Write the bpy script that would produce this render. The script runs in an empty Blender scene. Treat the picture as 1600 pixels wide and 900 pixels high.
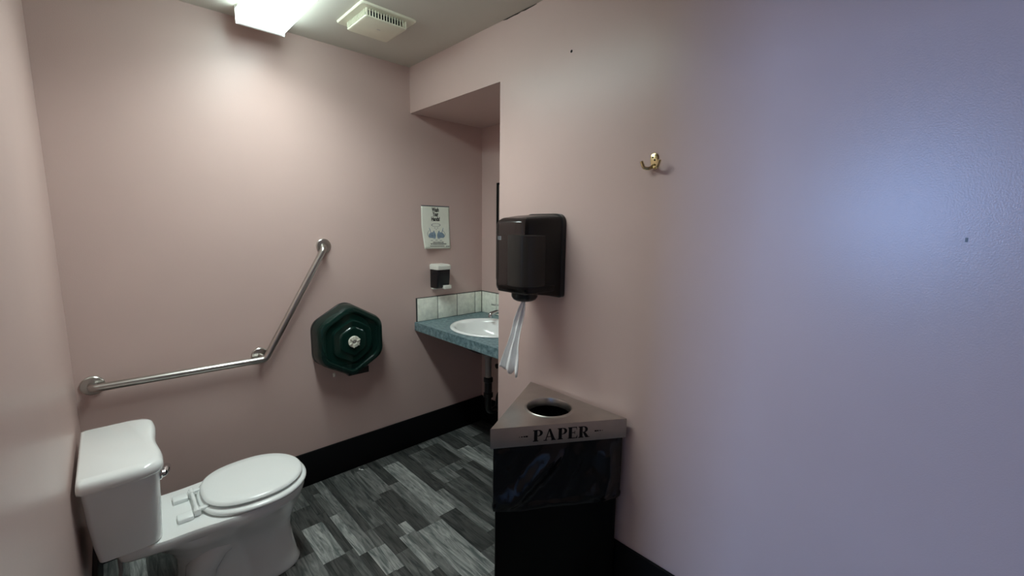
import bpy, bmesh, math, random
from math import sin, cos, pi, radians, sqrt
from mathutils import Vector, Matrix, noise

random.seed(11)
sc = bpy.context.scene
col = sc.collection

# ------------------------------------------------------------------ camera
F_PX, YAW, PITCH, ROLL = 674.5, radians(43.32), radians(8.08), radians(0.64)
CAM = Vector((-1.4563, -2.4828, 1.4917))
fw = Vector((sin(YAW)*cos(PITCH), cos(YAW)*cos(PITCH), -sin(PITCH)))
rt = Vector((cos(YAW), -sin(YAW), 0)); up = rt.cross(fw)
r2 = rt*cos(ROLL) + up*sin(ROLL); u2 = up*cos(ROLL) - rt*sin(ROLL)
cd = bpy.data.cameras.new('camera'); cam = bpy.data.objects.new('camera', cd); col.objects.link(cam)
cd.sensor_width = 36; cd.lens = 36*F_PX/1600; cd.clip_start = 0.01
M = Matrix((r2, u2, -fw)).transposed().to_4x4(); M.translation = CAM
cam.matrix_world = M
sc.camera = cam

# ------------------------------------------------------------------ world, daylight, exposure
w = bpy.data.worlds.new('sky'); sc.world = w; w.use_nodes = True
bg = w.node_tree.nodes['Background']
bg.inputs['Color'].default_value = (0.32, 0.54, 1.0, 1)
bg.inputs['Strength'].default_value = 54.0
LAMP = 6.5                                   # emission of the fluorescent lens
pl = bpy.data.lights.new('window_portal', 'AREA'); pl.shape = 'RECTANGLE'; pl.size = .94; pl.size_y = .70
pl.cycles.is_portal = True
po = bpy.data.objects.new('window_portal', pl); col.objects.link(po)
po.location = (-4.42, -2.01, 1.69); po.rotation_euler = (0, radians(-90), 0)
sc.view_settings.view_transform = 'Standard'
sc.view_settings.look = 'None'
sc.view_settings.gamma = 1.0
sc.view_settings.use_curve_mapping = False
sc.view_settings.exposure = 0.24
sc.cycles.max_bounces = 10
sc.cycles.diffuse_bounces = 6
sc.cycles.glossy_bounces = 4
sc.cycles.transparent_max_bounces = 12
sc.cycles.sample_clamp_indirect = 6.0

# ------------------------------------------------------------------ materials
def srgb(r, g, b):
    f = lambda c: (c/255/12.92) if c/255 <= .04045 else ((c/255+.055)/1.055)**2.4
    return (f(r), f(g), f(b), 1)
MATS = {}
def mat(name, color, rough=.5, metal=0, bump=0, bscale=100, var=0, vscale=5, spec=.5, emit=None, estr=0, coat=0, detail=2):
    m = bpy.data.materials.new(name); m.use_nodes = True; MATS[name] = m
    nt = m.node_tree; b = nt.nodes['Principled BSDF']
    b.inputs['Base Color'].default_value = color
    b.inputs['Roughness'].default_value = rough
    b.inputs['Metallic'].default_value = metal
    b.inputs['Specular IOR Level'].default_value = spec
    b.inputs['Coat Weight'].default_value = coat
    if emit:
        b.inputs['Emission Color'].default_value = emit; b.inputs['Emission Strength'].default_value = estr
    tc = nt.nodes.new('ShaderNodeTexCoord')
    if bump:
        n = nt.nodes.new('ShaderNodeTexNoise'); n.inputs['Scale'].default_value = bscale; n.inputs['Detail'].default_value = detail
        bp = nt.nodes.new('ShaderNodeBump'); bp.inputs['Strength'].default_value = bump; bp.inputs['Distance'].default_value = .002
        nt.links.new(tc.outputs['Object'], n.inputs['Vector']); nt.links.new(n.outputs['Fac'], bp.inputs['Height'])
        nt.links.new(bp.outputs['Normal'], b.inputs['Normal'])
    if var:
        n = nt.nodes.new('ShaderNodeTexNoise'); n.inputs['Scale'].default_value = vscale; n.inputs['Detail'].default_value = 4
        mr = nt.nodes.new('ShaderNodeMapRange'); mr.inputs['From Min'].default_value = .3; mr.inputs['From Max'].default_value = .7
        mr.inputs['To Min'].default_value = 1-var; mr.inputs['To Max'].default_value = 1+var
        mx = nt.nodes.new('ShaderNodeMix'); mx.data_type = 'RGBA'; mx.blend_type = 'MULTIPLY'; mx.inputs[0].default_value = 1
        mx.inputs[6].default_value = color
        nt.links.new(tc.outputs['Object'], n.inputs['Vector']); nt.links.new(n.outputs['Fac'], mr.inputs['Value'])
        nt.links.new(mr.outputs['Result'], mx.inputs[7]); nt.links.new(mx.outputs[2], b.inputs['Base Color'])
    return m

PINK = (.59, .442, .406, 1)
mat('pink_paint', PINK, rough=.31, bump=.14, bscale=260, var=.025, vscale=2.5, spec=.4)
mat('ceiling_paint', (.60, .575, .51, 1), rough=.7, bump=.15, bscale=200, var=.02, vscale=3)
mat('hall_paint', (.30, .30, .31, 1), rough=.6, bump=.05, bscale=200)
mat('white_trim', (.75, .75, .73, 1), rough=.4, var=.02)
mat('black_base', (.006, .006, .007, 1), rough=.5, bump=.05, bscale=60, spec=.10)
mat('subfloor', (.02, .02, .02, 1), rough=.8, var=.1)
mat('porcelain', (.86, .88, .87, 1), rough=.12, coat=.4, var=.01)
mat('seat_plastic', (.87, .90, .89, 1), rough=.22, var=.01)
mat('brushed_steel', (.50, .48, .45, 1), rough=.30, metal=1, var=.08, vscale=12)
mat('chrome', (.62, .62, .63, 1), rough=.08, metal=1, var=.02)
mat('brass', (.62, .50, .27, 1), rough=.22, metal=1, var=.06, vscale=60)
mat('black_plastic', (.010, .010, .011, 1), rough=.28, bump=.02, bscale=300)
mat('black_metal', (.005, .005, .005, 1), rough=.45, bump=.03, bscale=200, spec=.12)
mat('dark_hole', (.004, .004, .004, 1), rough=.9, var=.1)
mat('ink_black', (.008, .008, .008, 1), rough=.7, var=.1, spec=.2)
mat('ink_blue', (.24, .32, .40, 1), rough=.7, var=.25, vscale=90, spec=.2)
mat('ink_grey', (.25, .26, .27, 1), rough=.7, var=.1, spec=.2)
mat('paper', (.82, .84, .74, 1), rough=.75, var=.03, vscale=20)
mat('towel_paper', (.93, .94, .94, 1), rough=.9, bump=.25, bscale=90, var=.04, vscale=30)
mat('dispenser_white', (.74, .74, .68, 1), rough=.35, var=.02)
mat('vent_plastic', (.80, .78, .63, 1), rough=.45, var=.03, vscale=15)
mat('tile', (.88, .91, .81, 1), rough=.25, var=.10, vscale=38)
mat('grout', (.05, .06, .055, 1), rough=.8, var=.1)
mat('hub_white', (.72, .71, .62, 1), rough=.4, var=.03)
mat('grey_pipe', (.28, .27, .26, 1), rough=.35, var=.1)
mat('roll_paper', (.55, .52, .47, 1), rough=.9, bump=.2, bscale=150, var=.05)
mat('caulk_dark', (.015, .012, .01, 1), rough=.9, var=.1)
mat('tape_dark', (.06, .065, .09, 1), rough=.5, var=.1)

def counter_mat():
    m = mat('laminate', (.1, .15, .17, 1), rough=.35, bump=.03, bscale=150); nt = m.node_tree; b = nt.nodes['Principled BSDF']
    tc = nt.nodes.new('ShaderNodeTexCoord'); n = nt.nodes.new('ShaderNodeTexNoise'); n.inputs['Scale'].default_value = 42; n.inputs['Detail'].default_value = 6; n.inputs['Roughness'].default_value = .65
    r = nt.nodes.new('ShaderNodeValToRGB'); e = r.color_ramp.elements
    e[0].position = .33; e[0].color = (.055, .11, .125, 1); e[1].position = .7; e[1].color = (.27, .38, .41, 1)
    x = e.new(.5); x.color = (.135, .22, .245, 1)
    nt.links.new(tc.outputs['Object'], n.inputs['Vector']); nt.links.new(n.outputs['Fac'], r.inputs['Fac']); nt.links.new(r.outputs['Color'], b.inputs['Base Color'])
counter_mat()

def plank_mat(name, base):
    m = mat(name, (base, base, base, 1), rough=.42, spec=.35); nt = m.node_tree; b = nt.nodes['Principled BSDF']
    tc = nt.nodes.new('ShaderNodeTexCoord'); mp = nt.nodes.new('ShaderNodeMapping'); mp.inputs['Scale'].default_value = (1, .10, 1)
    oi = nt.nodes.new('ShaderNodeObjectInfo'); vm = nt.nodes.new('ShaderNodeVectorMath'); vm.operation = 'SCALE'; vm.inputs[0].default_value = (7, 13, 31)
    ad = nt.nodes.new('ShaderNodeVectorMath'); ad.operation = 'ADD'
    nt.links.new(oi.outputs['Random'], vm.inputs['Scale'])
    nt.links.new(tc.outputs['Object'], mp.inputs['Vector']); nt.links.new(mp.outputs['Vector'], ad.inputs[0]); nt.links.new(vm.outputs['Vector'], ad.inputs[1])
    n = nt.nodes.new('ShaderNodeTexNoise'); n.inputs['Scale'].default_value = 55; n.inputs['Detail'].default_value = 5; n.inputs['Roughness'].default_value = .6; n.inputs['Distortion'].default_value = 1.2
    r = nt.nodes.new('ShaderNodeValToRGB'); e = r.color_ramp.elements
    e[0].position = .36; e[0].color = (base*.38, base*.45, base*.44, 1); e[1].position = .66; e[1].color = (base*1.65, base*1.68, base*1.62, 1)
    nt.links.new(ad.outputs['Vector'], n.inputs['Vector']); nt.links.new(n.outputs['Fac'], r.inputs['Fac']); nt.links.new(r.outputs['Color'], b.inputs['Base Color'])
    bp = nt.nodes.new('ShaderNodeBump'); bp.inputs['Strength'].default_value = .15; bp.inputs['Distance'].default_value = .001
    nt.links.new(n.outputs['Fac'], bp.inputs['Height']); nt.links.new(bp.outputs['Normal'], b.inputs['Normal'])
plank_mat('plank_dark', .055); plank_mat('plank_mid', .098); plank_mat('plank_grey', .145); plank_mat('plank_light', .255)

def clear_plastic(name, tint, gloss_col, rough, fac):
    m = bpy.data.materials.new(name); m.use_nodes = True; MATS[name] = m; nt = m.node_tree
    b = nt.nodes['Principled BSDF']; b.inputs['Base Color'].default_value = gloss_col; b.inputs['Roughness'].default_value = rough
    t = nt.nodes.new('ShaderNodeBsdfTransparent'); t.inputs['Color'].default_value = tint
    mx = nt.nodes.new('ShaderNodeMixShader'); mx.inputs[0].default_value = fac
    nt.links.new(t.outputs[0], mx.inputs[1]); nt.links.new(b.outputs[0], mx.inputs[2])
    nt.links.new(mx.outputs[0], nt.nodes['Material Output'].inputs['Surface'])
clear_plastic('smoke_plastic', (.52, .50, .50, 1), (.010, .009, .009, 1), .14, .55)
clear_plastic('green_plastic', (.16, .36, .29, 1), (.006, .026, .021, 1), .11, .80)
clear_plastic('smoke_soap', (.06, .06, .08, 1), (.010, .010, .014, 1), .2, .75)
clear_plastic('window_glass', (.97, .98, 1, 1), (.0, .0, .0, 1), .02, .06)

mm = mat('lamp_lens', (.85, .88, .87, 1), rough=.35, emit=(.86, 1.0, .97, 1), estr=LAMP)
nt = mm.node_tree; b_ = nt.nodes['Principled BSDF']     # the tubes stop short of the ends, so the lens is dimmer there
tc_ = nt.nodes.new('ShaderNodeTexCoord'); sx_ = nt.nodes.new('ShaderNodeSeparateXYZ'); ab_ = nt.nodes.new('ShaderNodeMath'); ab_.operation = 'ABSOLUTE'
mr_ = nt.nodes.new('ShaderNodeMapRange'); mr_.interpolation_type = 'SMOOTHSTEP'
for k_, v_ in (('From Min', .50), ('From Max', .605), ('To Min', LAMP), ('To Max', .72)): mr_.inputs[k_].default_value = v_
nt.links.new(tc_.outputs['Object'], sx_.inputs[0]); nt.links.new(sx_.outputs['Y'], ab_.inputs[0]); nt.links.new(ab_.outputs[0], mr_.inputs['Value']); nt.links.new(mr_.outputs['Result'], b_.inputs['Emission Strength'])
mm = mat('lamp_side', (.85, .88, .87, 1), rough=.35, emit=(.80, 1.0, .97, 1), estr=LAMP*1.35)
mm = mat('mirror_glass', (.85, .87, .87, 1), rough=.02, metal=1)

# ------------------------------------------------------------------ mesh helpers
def finish(name, bm, m, parent=None, sharp=35, smooth=True):
    bmesh.ops.recalc_face_normals(bm, faces=bm.faces)
    me = bpy.data.meshes.new(name); bm.to_mesh(me); bm.free()
    if smooth:
        me.shade_smooth(); me.set_sharp_from_angle(angle=radians(sharp))
    me.materials.append(MATS[m])
    o = bpy.data.objects.new(name, me); col.objects.link(o)
    if parent is not None: adopt(o, parent)
    return o
def world_origin(p):
    v = Vector(p.location)
    while p.parent is not None:
        p = p.parent; v = v + Vector(p.location)
    return v
def adopt(o, parent):
    o.parent = parent
    loc = world_origin(parent)
    # parents are never rotated; vertices are written in world coordinates
    o.data.transform(Matrix.Translation(-loc))
def tag(o, label, cat, group=None):
    o['label'] = label; o['category'] = cat
    if group: o['group'] = group
    return o
def thing(name, label, cat, loc, group=None):
    o = bpy.data.objects.new(name, None); col.objects.link(o); o.location = loc; o.empty_display_size = .05
    return tag(o, label, cat, group)
def box(bm, x0, x1, y0, y1, z0, z1, bev=0, seg=2):
    vs = [bm.verts.new((x, y, z)) for x in (x0, x1) for y in (y0, y1) for z in (z0, z1)]
    fs = [bm.faces.new([vs[i] for i in q]) for q in ((0, 1, 3, 2), (4, 6, 7, 5), (0, 4, 5, 1), (2, 3, 7, 6), (0, 2, 6, 4), (1, 5, 7, 3))]
    if bev:
        es = list({e for f in fs for e in f.edges})
        bmesh.ops.bevel(bm, geom=es, offset=bev, segments=seg, profile=.5, affect='EDGES')
    return bm
def bx(name, m, parent, *a, **k):
    bm = bmesh.new(); box(bm, *a, **k); return finish(name, bm, m, parent)
def struct(name, bm, m, parent=None):
    o = finish(name, bm, m, parent)
    if parent is None: o['kind'] = 'structure'
    return o
def sbox(name, m, *a, **k):
    bm = bmesh.new(); box(bm, *a, **k); return struct(name, bm, m)
def loft(bm, rings, close=True, cap0=True, cap1=True):
    R = [[bm.verts.new(p) for p in ring] for ring in rings]
    n = len(R[0])
    for a, b in zip(R[:-1], R[1:]):
        for i in range(n if close else n-1):
            j = (i+1) % n
            bm.faces.new((a[i], a[j], b[j], b[i]))
    if cap0: bm.faces.new(R[0])
    if cap1: bm.faces.new(R[-1])
    return R
def tube(bm, pts, r, n=14, caps=True):
    pts = [Vector(p) for p in pts]; rr = r if isinstance(r, (list, tuple)) else [r]*len(pts)
    rings = []; t0 = (pts[1]-pts[0]).normalized()
    a = t0.orthogonal().normalized()
    for i, p in enumerate(pts):
        if i == 0: t = t0
        elif i == len(pts)-1: t = (pts[-1]-pts[-2]).normalized()
        else: t = ((pts[i]-pts[i-1]).normalized()+(pts[i+1]-pts[i]).normalized()).normalized()
        a = (a - t*a.dot(t)).normalized(); b = t.cross(a)
        rings.append([p+(a*cos(2*pi*k/n)+b*sin(2*pi*k/n))*rr[i] for k in range(n)])
    loft(bm, rings, cap0=caps, cap1=caps)
def fillet(pts, r, n=6):
    pts = [Vector(p) for p in pts]; out = [pts[0]]
    for a, b, c in zip(pts[:-2], pts[1:-1], pts[2:]):
        d1 = (a-b).normalized(); d2 = (c-b).normalized(); ang = d1.angle(d2)
        L = min(r/math.tan(ang/2), (a-b).length*.49, (c-b).length*.49)
        p0 = b+d1*L; p1 = b+d2*L
        for k in range(n+1):
            t = k/n; out.append(p0*(1-t)**2+b*2*t*(1-t)+p1*t*t)
    out.append(pts[-1]); return out
def disc_stack(bm, c, axis, prof, n=24):
    """lathe: prof = [(distance along axis, radius)]"""
    c = Vector(c); ax = Vector(axis).normalized(); a = ax.orthogonal().normalized(); b = ax.cross(a)
    loft(bm, [[c+ax*d+(a*cos(2*pi*k/n)+b*sin(2*pi*k/n))*max(r, 1e-5) for k in range(n)] for d, r in prof])
def round_poly(P, r, n=5):
    """round the corners of a closed 2-d polygon, n+1 points per corner"""
    out = []; N = len(P)
    rr = r if isinstance(r, (list, tuple)) else [r]*N
    for i in range(N):
        a, b, c = Vector(P[i-1]), Vector(P[i]), Vector(P[(i+1) % N])
        d1 = (a-b).normalized(); d2 = (c-b).normalized(); ang = d1.angle(d2)
        L = min(rr[i]/math.tan(ang/2), (a-b).length*.49, (c-b).length*.49)
        for k in range(n+1):
            t = k/n; out.append((b+d1*L)*(1-t)**2+b*2*t*(1-t)+(b+d2*L)*t*t)
    return out
def text_verts(s, size, align='CENTER', offset=0.0):
    cu = bpy.data.curves.new('t', 'FONT'); cu.body = s; cu.size = size; cu.align_x = align; cu.offset = offset; cu.resolution_u = 3; cu.fill_mode = 'FRONT'
    o = bpy.data.objects.new('t', cu); col.objects.link(o)
    dg = bpy.context.evaluated_depsgraph_get(); me = bpy.data.meshes.new_from_object(o.evaluated_get(dg))
    V = [tuple(v.co) for v in me.vertices]; Fc = [tuple(p.vertices) for p in me.polygons]
    bpy.data.objects.remove(o); bpy.data.curves.remove(cu); bpy.data.meshes.remove(me)
    return V, Fc

# ------------------------------------------------------------------ the room shell
H, XC, WS, ZS, X1 = 2.45, -1.598, .8403, 2.182, .5753
YB = -3.25                         # wall behind the camera
BB = .199
floor = sbox('floor', 'subfloor', XC-.12, X1+.1, YB-.1, .1, -.10, -.0035)
ceiling = sbox('ceiling', 'ceiling_paint', XC-.12, X1+.1, YB-.1, .1, H, H+.1)
sbox('wall_back', 'pink_paint', XC-.12, X1+.1, 0, .1, 0, H)
def prism_x(bm, outline, x0, x1):          # outline in (y, z)
    loft(bm, [[(x0, y, z) for y, z in outline], [(x1, y, z) for y, z in outline]])
bm = bmesh.new(); prism_x(bm, [(YB, 0), (-WS, 0), (-WS, ZS), (0, ZS), (0, H), (YB, H)], 0, .10)
wall_right = struct('wall_right', bm, 'pink_paint')
DY0, DY1, DH = -1.89, -2.60, 2.05       # doorway through the left wall, beside the camera
bm = bmesh.new(); prism_x(bm, [(0, 0), (0, H), (YB, H), (YB, 0), (DY1, 0), (DY1, DH), (DY0, DH), (DY0, 0)], XC-.12, XC)
struct('wall_left', bm, 'pink_paint')
sbox('wall_front', 'pink_paint', XC-.12, .10, YB-.1, YB, 0, H)
sbox('wall_alcove_end', 'pink_paint', X1, X1+.1, -WS-.1, 0, 0, H)
sbox('wall_alcove_side', 'pink_paint', .10, X1, -WS-.1, -WS, 0, H)
sbox('ceiling_alcove', 'pink_paint', .10, X1, -WS, 0, ZS, H)
# hall behind the doorway, with the window that lets the daylight in
HX = -4.35; HY0, HY1 = -.7, -3.25
sbox('floor_hall', 'subfloor', HX-.1, XC-.12, HY1-.1, HY0+.1, -.10, 0)
sbox('ceiling_hall', 'ceiling_paint', HX-.1, XC-.12, HY1-.1, HY0+.1, H, H+.1)
sbox('wall_hall_back', 'hall_paint', HX-.1, XC-.12, HY0, HY0+.1, 0, H)
sbox('wall_hall_front', 'hall_paint', HX-.1, XC-.12, HY1-.1, HY1, 0, H)
WY0, WY1, WZ0, WZ1 = -1.66, -2.36, 1.22, 2.16
bm = bmesh.new()
box(bm, HX-.1, HX, HY1, WY1, 0, H); box(bm, HX-.1, HX, WY0, HY0, 0, H)
box(bm, HX-.1, HX, WY1, WY0, 0, WZ0); box(bm, HX-.1, HX, WY1, WY0, WZ1, H)
struct('wall_hall_window', bm, 'hall_paint')
bm = bmesh.new()
for a in ((WY1, WY1+.04, WZ0, WZ1), (WY0-.04, WY0, WZ0, WZ1), (WY1+.04, WY0-.04, WZ0, WZ0+.04), (WY1+.04, WY0-.04, WZ1-.04, WZ1), (-2.008, -1.992, WZ0+.04, WZ1-.04)):
    box(bm, HX-.08, HX-.03, *a)
win = struct('window_1', bm, 'white_trim')
bx('pane', 'window_glass', win, HX-.06, HX-.055, WY1+.04, -2.008, WZ0+.04, WZ1-.04)
bx('pane', 'window_glass', win, HX-.06, HX-.055, -1.992, WY0-.04, WZ0+.04, WZ1-.04)
bm = bmesh.new()                                # door lining
box(bm, XC-.135, XC+.004, DY0-.02, DY0, 0, DH); box(bm, XC-.135, XC+.004, DY1, DY1+.02, 0, DH); box(bm, XC-.135, XC+.004, DY1+.02, DY0-.02, DH-.02, DH)
struct('trim_1', bm, 'white_trim')
# black baseboards with an eased top edge
def baseboard(name, x0, x1, y0, y1):
    bm = bmesh.new(); box(bm, x0, x1, y0, y1, 0, BB, bev=.004, seg=2); return struct(name, bm, 'black_base')
baseboard('baseboard_back', XC, X1, -.015, 0)
baseboard('baseboard_alcove_end', X1-.015, X1, -WS, -.015)
baseboard('baseboard_alcove_side', .10, X1-.015, -WS, -WS+.015)
baseboard('baseboard_right', -.015, 0, YB, -WS)
baseboard('baseboard_left', XC, XC+.015, DY0+.001, -.015)

# ---- vinyl planks: columns along y, each with its own tone, read off the photograph
cols = [(-1.598, -1.50), (-1.50, -1.445), (-1.445, -1.35), (-1.35, -1.305), (-1.305, -1.21), (-1.21, -1.15), (-1.15, -1.105), (-1.105, -1.01), (-1.01, -.965), (-.965, -.875),
        (-.875, -.775), (-.775, -.735), (-.735, -.697), (-.697, -.650), (-.650, -.612), (-.612, -.545), (-.545, -.505), (-.505, -.460), (-.460, -.380), (-.380, -.315), (-.315, -.210),
        (-.210, -.160), (-.160, -.128), (-.128, -.012), (-.012, .050), (.050, .108), (.108, .155), (.155, .245), (.245, .340), (.340, .440), (.440, .575)]
fixed = {   # column start: [(y end, tone)] from the back wall on
 -.965: [(-.22, 'mid'), (-.56, 'dark'), (-.95, 'grey')],
 -.875: [(-.20, 'mid'), (-.374, 'dark'), (-.668, 'light'), (-1.02, 'dark')],
 -.775: [(-.31, 'dark'), (-.66, 'dark'), (-1.1, 'mid')],
 -.735: [(-.12, 'dark'), (-.368, 'mid'), (-.725, 'light'), (-1.12, 'dark')],
 -.697: [(-.36, 'grey'), (-.723, 'grey'), (-.91, 'light'), (-1.3, 'mid')],
 -.650: [(-.59, 'dark'), (-.73, 'mid'), (-.915, 'light'), (-1.2, 'dark')],
 -.612: [(-.60, 'mid'), (-.83, 'dark'), (-1.2, 'mid')],
 -.545: [(-.40, 'mid'), (-.742, 'mid'), (-1.022, 'light'), (-1.3, 'dark')],
 -.505: [(-.40, 'mid'), (-.655, 'dark'), (-.75, 'light'), (-1.12, 'grey')],
 -.460: [(-.06, 'mid'), (-.36, 'grey'), (-.763, 'dark'), (-1.19, 'light')],
 -.380: [(-.32, 'dark'), (-.765, 'grey'), (-1.2, 'light')],
 -.315: [(-.118, 'mid'), (-.741, 'light'), (-1.08, 'dark'), (-1.4, 'mid')],
 -.210: [(-.55, 'dark'), (-1.0, 'grey'), (-1.3, 'dark')],
 -.160: [(-.55, 'dark'), (-1.05, 'dark')],
 -.128: [(-.10, 'dark'), (-.372, 'mid'), (-.52, 'grey'), (-.95, 'mid'), (-1.25, 'dark')],
 -.012: [(-.03, 'dark'), (-.09, 'grey'), (-.37, 'dark'), (-.46, 'grey'), (-.85, 'dark')],
 .050: [(-.03, 'mid'), (-.09, 'grey'), (-.37, 'dark'), (-.84, 'mid')],
 .108: [(-.43, 'grey'), (-.84, 'dark')],
 .155: [(-.255, 'dark'), (-.60, 'light'), (-.84, 'mid')],
 .245: [(-.30, 'mid'), (-.60, 'grey'), (-.84, 'dark')],
 .340: [(-.015, 'dark'), (-.18, 'grey'), (-.6, 'dark'), (-.84, 'mid')],
 .440: [(-.35, 'dark'), (-.84, 'mid')]}
def plank(x0, x1, y0, y1, tone):
    g = .0004; bm = bmesh.new()
    box(bm, x0+g, x1-g, y1+g, y0-g, -.0034, 0)
    o = finish('plank', bm, 'plank_'+tone, floor, smooth=False)
for a, b in cols:
    lim = -WS if a >= .04 else (YB if b <= .05 and a < -.02 else YB)
    if -.02 < a < .04: lim = YB
    if a >= 0: lim = -WS
    x1 = b
    y = 0; last = None
    L = list(fixed.get(a, []))
    if not L:
        L = []
    while y > lim+.001:
        if L: ye, t = L.pop(0)
        else:
            ye = y-random.uniform(.3, .75); t = random.choice([k for k in ('dark', 'mid', 'dark', 'grey', 'mid', 'light') if k != last])
        if ye < lim+.12: ye = lim
        if a < -.005 < b and ye < -WS-.001 and y > -WS:
            pass
        plank(a, x1 if not (-.02 < a < 0 and y <= -WS) else -.0005, y, ye, t); y = ye; last = t

# ---- small marks that belong to wall and ceiling
bm = bmesh.new()
ys = [-.86+(-1.075+.86)*i/9 for i in range(10)]
top = [(-.0015, y, H-.001+0*i) for i, y in enumerate(ys)]; bot = [(-.0015, y, H-.0022-.0035*abs(sin(i*1.9))*(1 if 0 < i < 9 else 0)) for i, y in enumerate(ys)]
loft(bm, [top, bot, [(0, p[1], p[2]) for p in bot], [(0, p[1], p[2]) for p in top]], close=False, cap0=False, cap1=False)
finish('crack', bm, 'caulk_dark', wall_right)
bm = bmesh.new(); disc_stack(bm, (0, -1.276, 2.202), (-1, 0, 0), [(0, .006), (.001, .005), (.0012, .001)], 10); finish('nail_hole', bm, 'dark_hole', wall_right)
bm = bmesh.new(); box(bm, -.0008, 0, -2.474, -2.469, 1.468, 1.478); finish('scuff', bm, 'ink_grey', wall_right)

# ------------------------------------------------------------------ ceiling light
LX0, LX1, LY0, LY1 = -.940, -.742, -.117, -1.337
t = thing('ceiling_light', 'fluorescent ceiling light with glowing white lens near the grab bar wall', 'ceiling light', (-.841, -.73, H))
bx('base_pan', 'white_trim', t, LX0+.012, LX1-.012, LY1+.006, LY0-.006, H-.014, H)
bm = bmesh.new()
prof = round_poly([(LX0, H-.012), (LX0+.006, H-.070), (LX1-.006, H-.070), (LX1, H-.012)], [.001, .006, .006, .001], 3)
loft(bm, [[(x, LY0-.005, z) for x, z in prof], [(x, LY1+.005, z) for x, z in prof]])
lens = finish('lens', bm, 'lamp_lens', t); lens.data.materials.append(MATS['lamp_side'])
for pgn in lens.data.polygons:
    if abs(pgn.normal.z) < .8: pgn.material_index = 1
ld = bpy.data.lights.new('tube_light', 'AREA'); ld.shape = 'RECTANGLE'; ld.size = LX1-LX0-.03; ld.size_y = LY0-LY1-.24
ld.energy = 9.6; ld.color = (.88, 1.0, .97); ld.spread = radians(146)
lo = bpy.data.objects.new('tube_light', ld); col.objects.link(lo); lo.parent = t; lo.location = (0, 0, -.072)
for y0, y1 in ((LY0-.005, LY0), (LY1, LY1+.005)):
    bx('end_cap', 'white_trim', t, LX0-.002, LX1+.002, y0, y1, H-.073, H)

# ------------------------------------------------------------------ extractor vent
VX0, VX1, VY0, VY1 = -.527, -.325, -.540, -.335
t = thing('ceiling_vent', 'square cream plastic extractor vent grille with slotted sides on ceiling', 'vent', (-.425, -.43, H))
bm = bmesh.new(); loft(bm, [[(x, y, z) for x, y in round_poly([(-.560+d, -.572+d), (-.287-d, -.572+d), (-.287-d, -.290-d), (-.560+d, -.290-d)], .018, 4)] for z, d in ((H, 0), (H-.005, 0), (H-.009, .004))])
finish('flange', bm, 'vent_plastic', t)
bm = bmesh.new(); loft(bm, [[(x, y, z) for x, y in round_poly([(VX0+d, VY0+d), (VX1-d, VY0+d), (VX1-d, VY1-d), (VX0+d, VY1-d)], .010, 4)] for z, d in ((H-.038, 0), (H-.042, .001), (H-.045, .006))])
fp = finish('face_plate', bm, 'vent_plastic', t)
bm = bmesh.new(); box(bm, -.432, -.416, -.452, -.446, H-.0465, H-.045); finish('emblem', bm, 'dispenser_white', fp)
bx('duct', 'dark_hole', t, VX0+.018, VX1-.018, VY0+.018, VY1-.018, H-.038, H-.008)
for s in range(15):
    f = s/14
    x = VX0+.006+(VX1-VX0-.012)*f; y = VY0+.006+(VY1-VY0-.012)*f
    wd = .0085 if s in (0, 14) else .0034
    for yy in (VY0+.003, VY1-.003): bx('slat', 'vent_plastic', t, x-wd/2, x+wd/2, yy-.0025, yy+.0025, H-.039, H-.008)
    if 0 < s < 14:
        for xx in (VX0+.003, VX1-.003): bx('slat', 'vent_plastic', t, xx-.0025, xx+.0025, y-wd/2, y+wd/2, H-.039, H-.008)

# ------------------------------------------------------------------ grab bar
t = thing('grab_bar', 'angled brushed steel grab bar on wall above toilet', 'grab bar', (-1.0, 0, .81))
r = .0165; off = -.052
path = fillet([(-1.545, -.008, .808), (-1.545, off, .808), (-.903, off, .802), (-.582, off, 1.362), (-.570, -.010, 1.372)], .032, 7)
bm = bmesh.new(); tube(bm, path, r, 18); finish('bar', bm, 'brushed_steel', t, sharp=50)
bm = bmesh.new(); tube(bm, [(-.918, -.007, .815), (-.905, off, .810)], .012, 14); finish('bracket', bm, 'brushed_steel', t)
for x, z in ((-1.545, .808), (-.918, .815), (-.566, 1.374)):
    bm = bmesh.new(); disc_stack(bm, (x, -.0006, z), (0, -1, 0), [(0, .040), (.006, .040), (.010, .036), (.012, .020)], 28); finish('flange', bm, 'brushed_steel', t)

# ------------------------------------------------------------------ toilet
CY = -.487
def DX(d): return XC+d           # distance from the left wall
t = thing('toilet', 'white porcelain toilet with closed lid below the grab bar', 'toilet', (-1.2, CY, 0))
def tank_ring(z, d0, d1, hw, rc, bow):
    P = []
    pts = [(d0, -hw), (d1, -hw), (d1, hw), (d0, hw)]
    R = round_poly(pts, [rc*.5, rc, rc, rc*.5], 6)
    out = []
    for d, y in R:
        f = (d-d0)/(d1-d0)
        out.append((DX(d+bow*max(0, f)**2*(1-(y/hw)**2)), CY+y, z))
    return out
bm = bmesh.new()
loft(bm, [tank_ring(.386, .045, .190, .160, .05, .012), tank_ring(.392, .038, .197, .170, .045, .012), tank_ring(.45, .030, .200, .178, .04, .012), tank_ring(.55, .022, .204, .194, .04, .012), tank_ring(.668, .018, .208, .212, .04, .012)])
tank = finish('tank', bm, 'porcelain', t)
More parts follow.
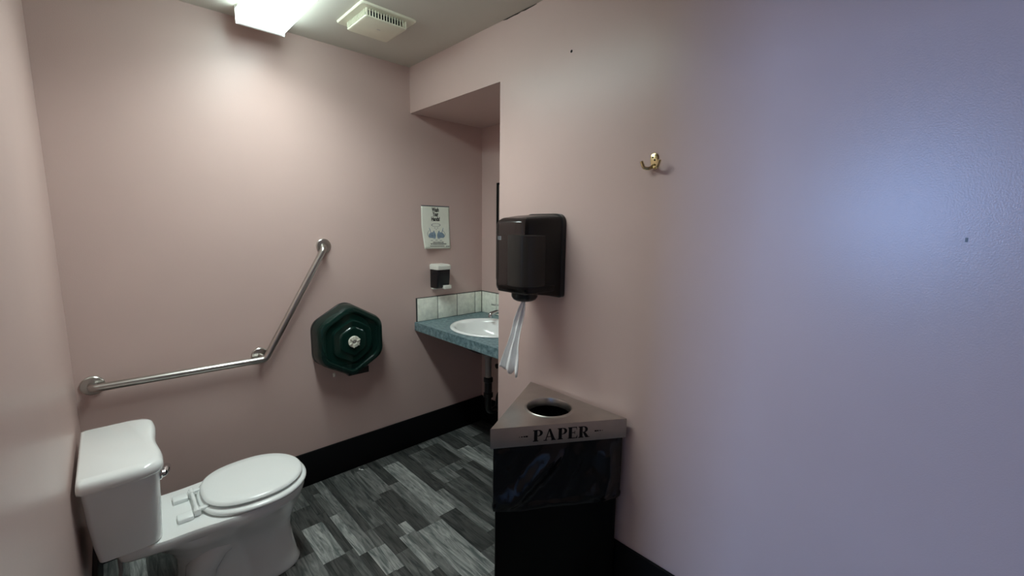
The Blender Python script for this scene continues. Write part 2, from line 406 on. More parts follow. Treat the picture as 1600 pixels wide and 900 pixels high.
def lid_outline(g, n=44):
    """ogee front: two soft lobes with a dip between them"""
    hw = .243+g; pts = []
    back = .012-g*.3
    for i in range(n+1):
        v = -1+2*i/n; y = v*hw
        a = abs(v)
        front = .222+g+.0085*(cos((a-.60)/.60*pi)*.5+.5 if a <= 1 else 0)-.006
        # generous rounded corners
        if a > .80:
            q = (a-.80)/.20; front -= .050*(1-sqrt(max(0, 1-q*q)))
        pts.append((DX(front), CY+y))
    pts += [(DX(back+.012), CY+hw), (DX(back), CY+hw-.012), (DX(back), CY), (DX(back), CY-hw+.012), (DX(back+.012), CY-hw)]
    return pts
bm = bmesh.new()
loft(bm, [[(x, y, z) for x, y in lid_outline(g)] for z, g in ((.668, -.010), (.671, -.003), (.680, .001), (.694, .0), (.703, -.004), (.709, -.012), (.712, -.026))])
lid = finish('tank_lid', bm, 'porcelain', t, sharp=60)
# flush lever on the tank front, near corner
bm = bmesh.new(); disc_stack(bm, (DX(.205), CY-.150, .628), (1, 0, 0), [(0, .019), (.010, .019), (.014, .013), (.022, .012)], 18)
tube(bm, fillet([(DX(.224), CY-.150, .628), (DX(.230), CY-.135, .632), (DX(.236), CY-.070, .612)], .01, 4), [.013]+[.013]*6+[.010], 12)
finish('flush_lever', bm, 'chrome', t)
# bowl with deck and pedestal
NU = 40
def bowl_ring(z, d0, d1, fn):
    a = []
    for i in range(NU+1):
        u = .5-.5*cos(pi*i/NU); a.append((DX(d0+(d1-d0)*u), fn(u)))
    near = [(x, CY-hw, z) for x, hw in a]; far = [(x, CY+hw, z) for x, hw in reversed(a)]
    return near+far
def rimw(W, wd):
    def f(u):
        # deck half width wd at the back, bulging to W, elliptical nose
        if u < .03: e = sqrt(max(0, 1-((.03-u)/.03)**2))*.3+.7
        else: e = 1
        s = min(1, max(0, (u-.28)/.30)); s = s*s*(3-2*s); base = wd*(.86+.14*min(1, u/.2))+(W-wd)*s
        if u > .60:
            q = (u-.60)/.40; base *= sqrt(max(0, 1-q**2.3))
        return max(base*e, .001)
    return f
def ell(W, p=2.4):
    return lambda u: max(W*(max(0, 1-abs(2*u-1)**p))**(1/p), .001)
bm = bmesh.new()
loft(bm, [bowl_ring(0, .215, .668, ell(.118, 3.2)), bowl_ring(.012, .213, .672, ell(.120, 3.2)), bowl_ring(.03, .220, .664, ell(.115, 3.0)), bowl_ring(.10, .235, .652, ell(.106, 2.8)),
          bowl_ring(.17, .240, .644, ell(.104, 2.6)), bowl_ring(.21, .235, .650, ell(.110, 2.5)), bowl_ring(.25, .215, .668, ell(.128, 2.4)), bowl_ring(.29, .170, .688, ell(.152, 2.3)), bowl_ring(.322, .13, .702, ell(.172, 2.3)),
          bowl_ring(.338, .095, .708, rimw(.184, .155)), bowl_ring(.352, .080, .713, rimw(.189, .168)), bowl_ring(.376, .078, .714, rimw(.190, .172)), bowl_ring(.385, .081, .709, rimw(.186, .168))])
finish('bowl', bm, 'porcelain', t, sharp=50)
bm = bmesh.new()   # trapway swelling on either flank
for s in (-1, 1):
    tube(bm, [(DX(.50), CY+s*.055, .235), (DX(.43), CY+s*.070, .255), (DX(.36), CY+s*.075, .235), (DX(.31), CY+s*.075, .17), (DX(.30), CY+s*.072, .10), (DX(.33), CY+s*.07, .04), (DX(.36), CY+s*.06, .02)], [.03, .048, .055, .055, .052, .045, .02], 16)
finish('trapway', bm, 'porcelain', t, sharp=60)
def seat_outline(g, n=56, dx0=.334, dx1=.706, W=.180):
    out = []; c = (dx0+dx1)/2+.01
    for k in range(n):
        a = 2*pi*k/n; ca, sa = cos(a), sin(a)
        L = (dx1-c) if ca > 0 else (c-dx0)
        p = 2.05 if ca > 0 else 2.6
        x = math.copysign(abs(ca)**(2/p), ca)*(L+g); y = math.copysign(abs(sa)**(2/p), sa)*(W+g)
        out.append((DX(c+x), CY+y))
    return out
bm = bmesh.new()
loft(bm, [[(x, y, z) for x, y in seat_outline(g, dx0=.322, dx1=.720, W=.201)] for z, g in ((.388, -.075), (.386, -.014), (.388, -.005), (.395, .0), (.401, -.001), (.407, -.009), (.4085, -.07), (.388, -.075))], cap0=False, cap1=False)
bmesh.ops.remove_doubles(bm, verts=bm.verts, dist=1e-5)
finish('seat', bm, 'seat_plastic', t, sharp=60)
bm = bmesh.new()
loft(bm, [[(x, y, z) for x, y in seat_outline(g)] for z, g in ((.414, -.03), (.414, -.012), (.416, -.004), (.421, .0), (.427, -.003), (.432, -.012), (.434, -.05))])
finish('seat_lid', bm, 'seat_plastic', t, sharp=60)
for s in (-1, 1):
    y = CY+s*.075
    bx('hinge_cap', 'seat_plastic', t, DX(.250), DX(.298), y-.024, y+.024, .385, .402, bev=.004, seg=3)
    bm = bmesh.new(); box(bm, DX(.300), DX(.322), y-.012, y+.012, .385, .412, bev=.004); tube(bm, [(DX(.311), y-.018, .407), (DX(.311), y+.018, .407)], .0085, 12)
    box(bm, DX(.312), DX(.350), y-.010, y+.010, .402, .412, bev=.003)
    finish('hinge', bm, 'seat_plastic', t)
bm = bmesh.new(); tube(bm, [(DX(.311), CY-.058, .407), (DX(.311), CY+.058, .407)], .006, 12); finish('hinge_rod', bm, 'seat_plastic', t)
bm = bmesh.new(); tube(bm, fillet([(DX(.085), CY-.11, .388), (DX(.085), CY-.11, .30), (DX(.05), CY-.13, .20), (DX(.04), CY-.13, .16)], .05, 6), .006, 10); box(bm, DX(.0), DX(.055), CY-.145, CY-.115, .135, .165, bev=.006); finish('supply_hose', bm, 'grey_pipe', t)
for s in (-1, 1):
    bm = bmesh.new(); disc_stack(bm, (DX(.42), CY+s*.122, .002), (0, 0, 1), [(0, .014), (.010, .013), (.018, .006)], 14); finish('bolt_cap', bm, 'seat_plastic', t)

# ------------------------------------------------------------------ jumbo toilet roll dispenser
JX, JZ = -.470, .835
def hexr(s, y, cut=-.212, r=.220, rc=.085):
    P = [(r*cos(radians(90+60*k)), r*sin(radians(90+60*k))) for k in range(6)]
    # flat throat instead of the bottom point
    b = P[3]; lo = cut
    L = P[2]; Rr = P[4]
    f = (lo-L[1])/(b[1]-L[1])
    A = (L[0]+(b[0]-L[0])*f, lo); B = (-A[0], lo)
    Q = [P[0], P[1], L, A, B, Rr, P[5]]
    R = round_poly(Q, [rc, rc, rc, .03, .02, rc, rc], 8)
    return [(JX+x*s, y, JZ+z*s) for x, z in R]
t = thing('toilet_roll_dispenser', 'large round dark green jumbo toilet roll dispenser right of grab bar', 'dispenser', (JX, 0, JZ))
bm = bmesh.new(); loft(bm, [hexr(1.0, 0), hexr(1.0, -.014), hexr(.985, -.016)]); finish('back_plate', bm, 'black_plastic', t)
bm = bmesh.new()
loft(bm, [hexr(.99, -.016), hexr(.985, -.085), hexr(.965, -.108), hexr(.93, -.120), hexr(.88, -.125), hexr(.83, -.126), hexr(.80, -.124), hexr(.785, -.113), hexr(.61, -.110), hexr(.60, -.112), hexr(.575, -.122), hexr(.56, -.1235), hexr(.41, -.1205), hexr(.40, -.122), hexr(.375, -.131), hexr(.36, -.1325), hexr(.05, -.1315)], cap0=False)
cov = finish('cover', bm, 'green_plastic', t, sharp=25)
bm = bmesh.new(); disc_stack(bm, (JX-.02, -.02, JZ+.01), (0, -1, 0), [(0, .03), (0, .145), (.075, .145), (.075, .03)], 36); finish('paper_roll', bm, 'roll_paper', t)
bm = bmesh.new(); disc_stack(bm, (JX, -.128, JZ), (0, -1, 0), [(0, .033), (.010, .033), (.014, .030), (.014, .013), (.008, .011)], 28)
dial = finish('lock_dial', bm, 'hub_white', t)
for k in range(6):
    a = radians(20+60*k); bm = bmesh.new()
    c, s = cos(a), sin(a)
    q = [(.013, -.0022), (.034, -.0022), (.034, .0022), (.013, .0022)]
    loft(bm, [[(JX+u*c-v*s, y, JZ+u*s+v*c) for u, v in q] for y in (-.138, -.147)]); finish('rib', bm, 'hub_white', dial)
bm = bmesh.new(); disc_stack(bm, (JX, -.134, JZ), (0, -1, 0), [(0, .0115), (.004, .0115), (.006, .006)], 16); finish('key_slot', bm, 'grey_pipe', dial)
bx('throat', 'black_plastic', t, JX-.03, JX+.092, -.112, -.02, JZ-.205, JZ-.165, bev=.004)
bx('paper_end', 'roll_paper', t, JX-.112, JX-.098, -.098, -.086, JZ-.194, JZ-.172, bev=.003)

# ------------------------------------------------------------------ sink alcove
CT = .857
SX, SY, SA, SB = .262, -.448, .226, .268
bm = bmesh.new()     # laminate top with the basin cut-out
n = 48
rect = []; ring = []
X0c, X1c, Y0c, Y1c = .0, X1, -WS, 0.0
for k in range(n):
    a = 2*pi*k/n; ca, sa = cos(a), sin(a)
    tx = ((X1c if ca > 0 else X0c)-SX)/ca if abs(ca) > 1e-6 else 1e9; ty = ((Y1c if sa > 0 else Y0c)-SY)/sa if abs(sa) > 1e-6 else 1e9
    m_ = min(tx, ty); rect.append((SX+ca*m_, SY+sa*m_)); ring.append((SX+ca*(SA-.02), SY+sa*(SB-.02)))
# snap the nearest ray to each corner
for cx, cy in ((X0c, Y0c), (X0c, Y1c), (X1c, Y0c), (X1c, Y1c)):
    i = min(range(n), key=lambda k: (rect[k][0]-cx)**2+(rect[k][1]-cy)**2); rect[i] = (cx, cy)
zt, zb = CT, CT-.055
loft(bm, [[(x, y, zt) for x, y in ring], [(x, y, zt) for x, y in rect], [(x, y, zb) for x, y in rect], [(x, y, zb) for x, y in ring], [(x, y, zt) for x, y in ring]], cap0=False, cap1=False)
bmesh.ops.remove_doubles(bm, verts=bm.verts, dist=1e-5)
tag(finish('countertop', bm, 'laminate', sharp=30), 'blue-green mottled laminate countertop fitted in the sink alcove', 'countertop')
t = thing('sink', 'oval white drop-in basin set in the blue-green countertop', 'sink', (SX, SY, CT))
def er(a, b, z, dx=0): return [(SX+dx+cos(2*pi*k/56)*a, SY+sin(2*pi*k/56)*b, z) for k in range(56)]
bm = bmesh.new()
loft(bm, [er(SA-.006, SB-.006, CT+.0006), er(SA, SB, CT+.003), er(SA-.002, SB-.002, CT+.009), er(SA-.010, SB-.010, CT+.013), er(SA-.022, SB-.022, CT+.012), er(SA-.034, SB-.034, CT+.004), er(SA-.040, SB-.042, CT-.01), er(SA-.05, SB-.055, CT-.05), er(SA-.075, SB-.09, CT-.095), er(SA-.12, SB-.14, CT-.125), er(.045, .05, CT-.138), er(.022, .022, CT-.142)], cap0=False, cap1=True)
finish('basin', bm, 'porcelain', t, sharp=60)
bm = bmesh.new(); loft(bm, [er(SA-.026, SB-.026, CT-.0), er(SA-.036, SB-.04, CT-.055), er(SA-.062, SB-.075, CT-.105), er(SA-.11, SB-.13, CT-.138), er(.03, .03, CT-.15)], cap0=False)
finish('bowl_underside', bm, 'black_plastic', t, sharp=60)  # unglazed underside, not plastic; its black also paints in the shadow below the counter
bm = bmesh.new(); disc_stack(bm, (SX, SY, CT-.1415), (0, 0, 1), [(0, .024), (.003, .022), (.004, .012), (.002, .008)], 20); finish('drain', bm, 'chrome', t)
bm = bmesh.new(); disc_stack(bm, (SX, SY, CT-.16), (0, 0, -1), [(0, .035), (.02, .035), (.03, .024), (.05, .020), (.16, .020)], 18); finish('tailpiece', bm, 'grey_pipe', t)
bm = bmesh.new()
disc_stack(bm, (SX, SY, .535), (0, 0, -1), [(0, .022), (.004, .030), (.028, .030), (.032, .025), (.10, .025), (.104, .031), (.13, .031)], 20)
tube(bm, fillet([(SX, SY, .41), (SX, SY, .30), (SX+.09, SY, .30), (SX+.09, SY, .40), (X1-.001, SY, .42)], .045, 6), .021, 14)
finish('trap', bm, 'black_plastic', t)
# faucet
FX, FY = .524, -.330
t = thing('faucet', 'chrome single-lever faucet at the back of the basin', 'faucet', (FX, FY, CT+.012))
bm = bmesh.new(); disc_stack(bm, (FX, FY, CT), (0, 0, 1), [(0, .026), (.012, .026), (.018, .021), (.070, .019), (.078, .021)], 22); finish('body', bm, 'chrome', t)
bm = bmesh.new(); tube(bm, fillet([(FX, FY, CT+.045), (FX-.09, FY-.0, CT+.065), (FX-.145, FY, CT+.058), (FX-.148, FY, CT+.034)], .02, 5), .0135, 14); finish('spout', bm, 'chrome', t)
bm = bmesh.new(); disc_stack(bm, (FX, FY, CT+.078), (0, 0, 1), [(0, .022), (.012, .022), (.018, .014)], 20)
loft(bm, [[(FX+.01-u, FY+sgn*wv, CT+.090+.16*u+h) for sgn, h in ((-1, 0), (1, 0), (1, .011), (-1, .011))] for u, wv in ((0, .014), (.07, .013), (.135, .016))])
finish('lever', bm, 'chrome', t)
# stop valve beneath
t = thing('stop_valve', 'small stop valve with hose on wall under the sink', 'valve', (X1, -.27, .51))
bm = bmesh.new(); disc_stack(bm, (X1, -.262, .51), (-1, 0, 0), [(0, .022), (.004, .020), (.006, .009), (.05, .009)], 16); disc_stack(bm, (X1-.05, -.262, .495), (0, 0, 1), [(0, .011), (.035, .011), (.037, .006)], 14); finish('body', bm, 'grey_pipe', t)
bm = bmesh.new(); disc_stack(bm, (X1-.058, -.262, .51), (-1, 0, 0), [(0, .006), (.012, .006), (.013, .018), (.022, .018), (.024, .012)], 14); finish('handle', bm, 'black_plastic', t)
bm = bmesh.new(); tube(bm, fillet([(X1-.05, -.262, .53), (X1-.05, -.262, .62), (X1-.06, -.33, .74), (.524, -.330, .80)], .05, 6), .006, 10); finish('hose', bm, 'grey_pipe', t)

# backsplash tiles
TZ0, TZ1 = CT+.001, CT+.156
t = thing('backsplash', 'low row of pale stone-look tiles along the countertop', 'backsplash', (.3, 0, CT))
bx('grout_bed', 'grout', t, .012, X1, -.007, 0, CT, TZ1+.004)
bx('grout_bed', 'grout', t, X1-.007, X1, -WS, -.007, CT, TZ1+.004)
xs = [.016, .1775, .340, .502, X1-.010]
for a, b in zip(xs[:-1], xs[1:]): bx('tile', 'tile', t, a+.0026, b-.0026, -.0105, -.006, TZ0+.001, TZ1, bev=.0015)
y = -.012
while y > -WS+.02:
    ye = max(y-.1625, -WS+.002)
    bx('tile', 'tile', t, X1-.0105, X1-.006, ye+.002, y-.002, TZ0+.001, TZ1, bev=.0015); y = ye
# mirror on the alcove end wall
t = thing('mirror', 'mirror with thin dark frame above the sink, only its edge showing', 'mirror', (X1, -.5, 1.12))
MY0, MY1, MZ0, MZ1 = -.176, -.80, 1.12, 1.791
bx('glass', 'mirror_glass', t, X1-.010, X1-.006, MY1+.012, MY0-.012, MZ0+.012, MZ1-.012)
for a in ((MY1, MY1+.014, MZ0, MZ1), (MY0-.014, MY0, MZ0, MZ1), (MY1+.014, MY0-.014, MZ0, MZ0+.014), (MY1+.014, MY0-.014, MZ1-.014, MZ1)):
    bx('frame', 'black_metal', t, X1-.016, X1, *a, bev=.002)

# ------------------------------------------------------------------ soap dispenser
t = thing('soap_dispenser', 'small black soap dispenser with white lid under the hand-washing poster', 'dispenser', (.177, 0, 1.15))
a0, a1 = .126, .226
def sring(z, x0, x1, y, rc=.012):
    return [(x, yy, z) for x, yy in round_poly([(x0, 0), (x0, y), (x1, y), (x1, 0)], [.002, rc, rc, .002], 5)]
bm = bmesh.new(); loft(bm, [sring(1.078, a0+.004, a1-.004, -.072), sring(1.085, a0, a1, -.082), sring(1.15, a0, a1, -.092), sring(1.205, a0, a1, -.094)]); finish('reservoir', bm, 'smoke_soap', t)
bx('soap', 'ink_black', t, a0+.008, a1-.008, -.07, -.008, 1.085, 1.165)
bm = bmesh.new(); loft(bm, [sring(1.204, a0-.003, a1+.003, -.098), sring(1.212, a0-.004, a1+.004, -.100), sring(1.230, a0-.004, a1+.004, -.099, .014), sring(1.235, a0-.001, a1+.001, -.094, .014), sring(1.239, a0+.008, a1-.008, -.082, .014)]); finish('lid', bm, 'dispenser_white', t)
bx('push_bar', 'dispenser_white', t, a0+.046, a1+.002, -.102, -.07, 1.074, 1.098, bev=.003)
bx('wall_bracket', 'dispenser_white', t, a0+.006, a1-.006, -.030, 0, 1.068, 1.080)

# ------------------------------------------------------------------ poster
PX0, PX1, PZ0, PZ1 = .063, .284, 1.338, 1.622
def pmap(u, v, lift=0):
    """u 0..1 left to right, v 0..1 bottom to top; lower left corner curls off the wall"""
    q = max(0, (1-u)*.75+(1-v)*1.1-1.20); c = .036*q*q/(.12+q)*1.6
    b = .006*(1-v)**2
    return (PX0+(PX1-PX0)*u+.004*(1-v)*u, -.0015-lift-c-b, PZ0+(PZ1-PZ0)*v+.15*c)
t = thing('poster', 'hand-washing notice sheet with curled lower corner taped to wall', 'poster', (.17, 0, 1.48))
bm = bmesh.new(); N = 18
G = [[bm.verts.new(pmap(i/N, j/N)) for i in range(N+1)] for j in range(N+1)]
for j in range(N):
    for i in range(N): bm.faces.new((G[j][i], G[j][i+1], G[j+1][i+1], G[j+1][i]))
o = finish('sheet', bm, 'paper', t)
sm = o.modifiers.new('thick', 'SOLIDIFY'); sm.thickness = .0004
bm = bmesh.new()
loft(bm, [[pmap(i/12, v, .0008) for i in range(13)] for v in (.988, 1.008)], close=False, cap0=False, cap1=False); finish('tape', bm, 'tape_dark', t)
def onposter(bm, V, Fc, u0, v0, su, sv, lift=.0009):
    vv = [bm.verts.new(pmap(u0+x*su, v0+y*sv, lift)) for x, y, *_ in V]
    for f in Fc:
        try: bm.faces.new([vv[i] for i in f])
        except ValueError: pass
for s, v in (('Wash', .872), ('Your', .767), ('Hands!', .657)):
    bm = bmesh.new(); V, Fc = text_verts(s, 1, offset=.04); wd = max(x for x, *_ in V)-min(x for x, *_ in V)
    tw = {'Wash': .25, 'Your': .20, 'Hands!': .30}[s]
    onposter(bm, V, Fc, .495, v, tw/wd, .132)
    finish('lettering', bm, 'ink_black', t, smooth=False)
bm = bmesh.new()      # rows of print too small to read
def bar(u0, u1, v0, v1):
    k = 6
    vs = [[bm.verts.new(pmap(u0+(u1-u0)*i/k, v, .0009)) for i in range(k+1)] for v in (v0, v1)]
    for i in range(k): bm.faces.new((vs[0][i], vs[0][i+1], vs[1][i+1], vs[1][i]))
x = .36
while x < .72: d = random.uniform(.02, .05); bar(x, x+d, .142, .162); x += d+.012
x = .26
while x < .82: d = random.uniform(.02, .05); bar(x, x+d, .102, .124); x += d+.012
bar(.22, .78, .058, .070)
x = .84
while x < .95: bar(x, x+.022, .045, .062); x += .034
finish('small_print', bm, 'ink_black', t, smooth=False)['kind'] = 'stuff'
bm = bmesh.new()      # two soapy hands drawn in blue-grey
def blob(cu, cv, ru, rv, rot=0, n=18):
    P = []
    for k in range(n):
        a = 2*pi*k/n; x = ru*cos(a); y = rv*sin(a); P.append((cu+x*cos(rot)-y*sin(rot)*.8, cv+x*sin(rot)*.8+y*cos(rot)))
    vs = [bm.verts.new(pmap(u, v, .0009)) for u, v in P]; bm.faces.new(vs)
for sgn in (-1, 1):
    c = .51
    blob(c+sgn*.16, .325, .135, .066, -sgn*.25)
    for k in range(4): blob(c+sgn*(.045+.038*k), .285-.008*k+.006*k*k, .018, .055, sgn*.35)
    blob(c+sgn*.08, .39, .024, .05, -sgn*.7)
    blob(c+sgn*.22, .435, .012, .075, -sgn*.5)
finish('drawing', bm, 'ink_blue', t, smooth=False)
bm = bmesh.new()
for a in range(16):
    an = 2*pi*a/16; blob(.50+.15*cos(an), .56+.035*sin(an), .012, .010)
for k in range(3):
    blob(.46+.05*k, .49-.03*(k % 2), .008, .018)
for k in range(10):
    blob(.24-.05*sin(pi*k/9), .26+.018*k, .008, .010); blob(.76+.06*sin(pi*k/9), .26+.018*k, .008, .010)
blob(.32, .20, .05, .006); blob(.50, .205, .05, .006); blob(.66, .20, .05, .006)
finish('bubbles', bm, 'ink_grey', t, smooth=False)['kind'] = 'stuff'

# ------------------------------------------------------------------ paper towel dispenser
TYa, TYb = -1.045, -1.275            # far and near side
t = thing('paper_towel_dispenser', 'smoky black centre-pull paper towel dispenser on right wall', 'dispenser', (0, -1.16, 1.19))
def tring(x, y0, y1, z0, z1, rt_, rb):
    return [(x, y, z) for y, z in round_poly([(y0, z0), (y1, z0), (y1, z1), (y0, z1)], [rb, rb, rt_, rt_], 7)]
bm = bmesh.new(); loft(bm, [tring(0, TYa, TYb, 1.186, 1.550, .045, .014), tring(-.022, TYa, TYb, 1.186, 1.550, .045, .014), tring(-.025, TYa-.003, TYb+.003, 1.189, 1.547, .043, .013)]); finish('back_plate', bm, 'black_plastic', t)
bm = bmesh.new()
loft(bm, [tring(-.025, TYa-.004, TYb+.004, 1.192, 1.546, .045, .014), tring(-.12, TYa-.012, TYb+.014, 1.204, 1.540, .045, .018), tring(-.200, TYa-.020, TYb+.026, 1.214, 1.530, .042, .020), tring(-.222, TYa-.028, TYb+.036, 1.222, 1.522, .036, .022), tring(-.232, TYa-.042, TYb+.050, 1.236, 1.508, .026, .018), tring(-.235, TYa-.06, TYb+.07, 1.256, 1.488, .02, .015)], cap0=False)
finish('cover', bm, 'smoke_plastic', t, sharp=50)
bx('bottom_tray', 'black_plastic', t, -.215, -.02, TYb+.034, TYa-.026, 1.212, 1.238, bev=.008)
bm = bmesh.new(); disc_stack(bm, (-.125, -1.160, 1.240), (0, 0, 1), [(0, .02), (0, .082), (.215, .082), (.215, .02)], 36); finish('towel_roll', bm, 'roll_paper', t)
bm = bmesh.new(); disc_stack(bm, (-.125, -1.152, 1.222), (0, 0, -1), [(0, .060), (.034, .058), (.046, .050), (.053, .036), (.055, .012)], 28); finish('nozzle', bm, 'black_plastic', t)
bm = bmesh.new()    # small white maker's mark on the front
for a in ((-1.098, -1.101, 1.436, 1.452), (-1.105, -1.117, 1.449, 1.452), (-1.105, -1.117, 1.436, 1.439), (-1.105, -1.108, 1.439, 1.449), (-1.111, -1.113, 1.439, 1.449), (-1.116, -1.119, 1.436, 1.452)):
    box(bm, -.2362, -.2350, a[1], a[0], a[2], a[3])
finish('emblem', bm, 'ink_grey', t, smooth=False)
# the towel hanging from it: a twisted crumpled strip
bm = bmesh.new()
A = Vector((-.125, -1.150, 1.168)); B = Vector((-.150, -1.085, .828)); rows = 26; cols_ = 14
wdir = Vector((.30, -1, 0)).normalized(); nd = Vector((-1, -.3, 0)).normalized()
rings = []
for j in range(rows+1):
    s = j/rows; c = A.lerp(B, s)+Vector((0, .008*sin(s*pi), 0)); hw = .008+.038*s**.8+.004*sin(s*9)
    ring_ = []
    for i in range(cols_+1):
        q = -1+2*i/cols_
        fold = .010*sin(q*6.5+1.0+s*1.2)*(.3+s)+.004*noise.noise(Vector((q*3, s*9, .3)))
        jag = (.030*noise.noise(Vector((q*2.5, 4.2, 1)))+.012*abs(sin(q*4))-.012*q)*s**6
        ring_.append(c+wdir*q*hw+nd*fold+Vector((0, 0, jag)))
    rings.append(ring_)
loft(bm, rings, close=False, cap0=False, cap1=False)
o = tag(finish('paper_towel', bm, 'towel_paper', sharp=70), 'crumpled white paper towel hanging from the towel dispenser nozzle', 'paper towel')
sm = o.modifiers.new('thick', 'SOLIDIFY'); sm.thickness = .0008

# ------------------------------------------------------------------ coat hook
HY, HZ = -1.672, 1.728
t = thing('coat_hook', 'small brass double coat hook screwed to the right wall', 'coat hook', (0, HY, HZ))
pr = [(-.0125, .012), (-.010, .024), (-.004, .0285), (.004, .0285), (.010, .024), (.0125, .012), (.011, -.004), (.007, -.020), (-.007, -.020), (-.011, -.004)]
bm = bmesh.new(); loft(bm, [[(x, HY+u*k*1.25, HZ+v*k) for u, v in round_poly(pr, .004, 2)] for x, k in ((0, 1), (-.003, 1), (-.0045, .9))]); finish('plate', bm, 'brass', t)
for u, v in ((.005, .014), (-.003, .004)):
    bm = bmesh.new(); disc_stack(bm, (-.0045, HY+u, HZ+v), (-1, 0, 0), [(0, .0032), (.001, .0030), (.0012, .001)], 12); finish('screw', bm, 'dark_hole', t)
for s in (1, -1):
    bm = bmesh.new()
    tube(bm, fillet([(-.003, HY+s*.002, HZ-.014), (-.016, HY+s*.008, HZ-.026), (-.026, HY+s*.026, HZ-.024), (-.028, HY+s*.035, HZ+.000)], .014, 6), [.0065]+[.0060]*20+[.0072, .0060], 12)
    finish('prong', bm, 'brass', t)

# ------------------------------------------------------------------ triangular paper bin
Pa, Pl, Pr = Vector((-.010, -1.088)), Vector((-.478, -1.337)), Vector((-.020, -1.626))
cen = (Pa+Pl+Pr)/3
ZT, ZK = .750, .672
def tri(k, rc=.004, n=4, sub=0):
    return round_poly([cen+(p-cen)*k for p in (Pl, Pr, Pa)], rc, n)
t = thing('paper_bin', 'black triangular waste bin with steel lid reading PAPER', 'trash can', (cen.x, cen.y, 0))
bm = bmesh.new(); loft(bm, [[(x, y, z) for x, y in tri(k, .012)] for z, k in ((0.0, .93), (.004, .945), (.60, .945), (.665, .945))], cap1=False)
o = finish('body', bm, 'black_metal', t); sm = o.modifiers.new('thick', 'SOLIDIFY'); sm.thickness = .004; sm.offset = -1
# lid: plate with a round opening, rolled rim, folded skirt
HR = .094; hx, hy = cen.x, cen.y
bm = bmesh.new(); n = 72
def tri_ray(k):
    P = [cen+(p-cen)*k for p in (Pl, Pr, Pa)]; out = []
    for i in range(n):
        a = 2*pi*i/n; d = Vector((cos(a), sin(a))); best = 9
        for q in range(3):
            a0_, b0_ = P[q]-cen, P[(q+1) % 3]-cen; e = b0_-a0_
            det = d.x*(-e.y)+e.x*d.y
            if abs(det) < 1e-9: continue
            tt = (a0_.x*(-e.y)+e.x*a0_.y)/det; ss = (d.x*a0_.y-d.y*a0_.x)/det
            if tt > 0 and -1e-6 <= ss <= 1+1e-6: best = min(best, tt)
        out.append(cen+d*best)
    for p in P:
        i = min(range(n), key=lambda k_: (out[k_]-p).length); out[i] = p.copy()
    return out
def circ(r): return [cen+Vector((cos(2*pi*i/n), sin(2*pi*i/n)))*r for i in range(n)]
seq = [(circ(HR-.006), ZT-.030), (circ(HR-.004), ZT-.004), (circ(HR-.001), ZT+.003), (circ(HR+.004), ZT+.004), (circ(HR+.009), ZT+.0005), (circ(HR+.012), ZT),
       (tri_ray(.994), ZT), (tri_ray(1.0), ZT-.002), (tri_ray(1.0), ZK), (tri_ray(.985), ZK), (tri_ray(.985), ZT-.006), (circ(HR+.004), ZT-.006), (circ(HR-.003), ZT-.030), (circ(HR-.006), ZT-.030)]
loft(bm, [[(p.x, p.y, z) for p in ring_] for ring_, z in seq], cap0=False, cap1=False)
bmesh.ops.remove_doubles(bm, verts=bm.verts, dist=1e-6)
lidb = finish('lid', bm, 'brushed_steel', t, sharp=28); lidb['label'] = 'brushed steel lid with round opening'
# lettering on the front skirt, from Pl to Pr (stencil-cut serif capitals)
ud = (Pr-Pl).normalized(); nrm = Vector((ud.y, -ud.x)); mid = (Pl+Pr)/2
if (mid+nrm-cen).length < (mid-nrm-cen).length: nrm = -nrm
LH = .046; Z0 = ZK+.015
def lp(u, v): q = mid+ud*u+nrm*.0008; return (q.x, q.y, Z0+v)
def poly(P, ou, su=LH):
    try: bm.faces.new([bm.verts.new(lp(ou+x*su, y*su)) for x, y in P])
    except ValueError: pass
def rect_(x0, x1, y0, y1): return [(x0, y0), (x1, y0), (x1, y1), (x0, y1)]
def arc(cx, cy, ro, ri, rox, rix, a0_, a1_, n_=10):
    o_ = [(cx+rox*cos(radians(a0_+(a1_-a0_)*k/n_)), cy+ro*sin(radians(a0_+(a1_-a0_)*k/n_))) for k in range(n_+1)]
    i_ = [(cx+rix*cos(radians(a0_+(a1_-a0_)*k/n_)), cy+ri*sin(radians(a0_+(a1_-a0_)*k/n_))) for k in range(n_+1)]
    return [[o_[k], o_[k+1], i_[k+1], i_[k]] for k in range(n_)]
def letter_P(ou, leg=False):
    poly(rect_(.07, .35, .0, 1), ou); poly(rect_(-.02, .44, 0, .08), ou); poly(rect_(-.02, .36, .92, 1), ou)
    poly(rect_(.36, .48, .93, 1), ou); poly(rect_(.36, .48, .43, .50), ou)
    for q in arc(.44, .715, .285, .21, .37, .13, -90, 90): poly(q, ou)
    if leg:
        poly([(.38, .44), (.62, .44), (.92, .0), (.62, .0)], ou); poly(rect_(.62, .98, 0, .07), ou)
def letter_A(ou):
    poly([(.40, 1.02), (.57, 1.02), (.99, 0), (.69, 0)], ou); poly([(.41, .95), (.46, .82), (.18, .0), (.10, .0)], ou)
    poly(rect_(-.02, .30, 0, .07), ou); poly(rect_(.62, 1.04, 0, .07), ou); poly(rect_(.30, .62, .30, .37), ou)
def letter_E(ou):
    poly(rect_(.07, .35, 0, 1), ou); poly(rect_(0, .36, 0, .07), ou); poly(rect_(0, .36, .93, 1), ou)
    poly(rect_(.36, .78, .93, 1), ou); poly(rect_(.36, .82, 0, .07), ou); poly(rect_(.36, .60, .47, .54), ou)
    poly([(.78, 1), (.70, .93), (.78, .70)], ou); poly([(.82, 0), (.72, .07), (.84, .32)], ou); poly(rect_(.57, .62, .36, .65), ou)
x = -.107
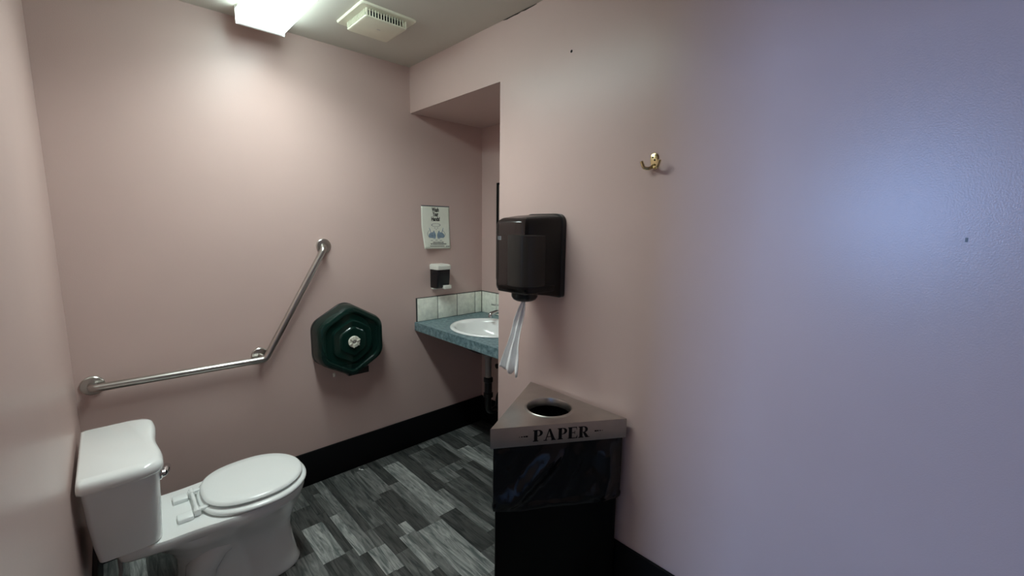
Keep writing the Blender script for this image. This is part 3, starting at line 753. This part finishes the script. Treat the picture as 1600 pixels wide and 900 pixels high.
for fn_, du, ex in ((letter_P, 0, ()), (letter_A, .0415, ()), (letter_P, .0965, ()), (letter_E, .137, ()), (letter_P, .180, (True,))):
    bm = bmesh.new(); fn_(x+du, *ex); finish('letter', bm, 'ink_black', lidb, smooth=False)
for s in (-1, 1):
    c = .010 if s > 0 else .0; bm = bmesh.new()
    for k, (L_, hgt) in enumerate(((.009, .0058), (.007, .005), (.006, .004), (.004, .0025))):
        u = .128+c+k*.010
        poly(rect_(0, L_/LH, -hgt/2/LH+.5, hgt/2/LH+.5), s*u-(L_ if s < 0 else 0))
    finish('flourish', bm, 'ink_black', lidb, smooth=False)['kind'] = 'stuff'
# bag folded over the top of the body
bm = bmesh.new(); base = []
P3 = [cen+(p-cen)*.952 for p in (Pl, Pr, Pa)]
NS = 46
for q in range(3):
    for i in range(NS): base.append(P3[q].lerp(P3[(q+1) % 3], i/NS))
NB = len(base); lev = 30; rings = []
for j in range(lev+1):
    f = j/lev; z = .700-.285*f; rr_ = []
    for i, p in enumerate(base):
        q = i//NS; u = (i % NS)/NS; e = (P3[(q+1) % 3]-P3[q]).normalized(); nn = Vector((e.y, -e.x))
        if (p+nn-cen).length < (p-nn-cen).length: nn = -nn
        edge = min(1, min(u, 1-u)*9)
        # diagonal folds that run down towards the middle of the hem, gathered hem
        fold = .5+.5*sin(16*(u-.42)*(1-.55*f)+5*f+q*2.1)
        fold2 = noise.noise(Vector((u*7+q*11, f*4+u*5, 2.0)))
        fine = noise.noise(Vector((u*26+q*5, f*9-u*14, 7.0)))
        d = .003+(.026*fold**3+.010*fold2+.003*fine)*edge*min(1, max(0, f-.11)*5)
        if f > .9: d = d*.4+.007*(1-abs(f-.95)/.05)+.003
        z_ = z+(.012*noise.noise(Vector((u*3+q, 9, 1)))-.012*(1-abs(2*u-1))*edge)*f*f
        pp = p+nn*max(d, .0025)
        pp.x = min(pp.x, -.0165)
        rr_.append((pp.x, pp.y, z_ if j else .700))
    rings.append(rr_)
loft(bm, rings, cap0=False, cap1=False)
mat('bag_plastic', (.006, .006, .007, 1), rough=.17, bump=.08, bscale=45, spec=.4)
finish('bin_liner', bm, 'bag_plastic', t, sharp=80)

# ------------------------------------------------------------------ scrap on the floor
bm = bmesh.new()
loft(bm, [[(-.437+.004*i+.002*sin(i*2), -.040-.006*i-.003*j, .001+.005*abs(sin(i*1.3+j))) for i in range(6)] for j in range(4)], close=False, cap0=False, cap1=False)
o = tag(finish('paper_scrap', bm, 'towel_paper'), 'tiny torn white paper scrap on floor against the black baseboard', 'paper scrap')
sm = o.modifiers.new('thick', 'SOLIDIFY'); sm.thickness = .0006
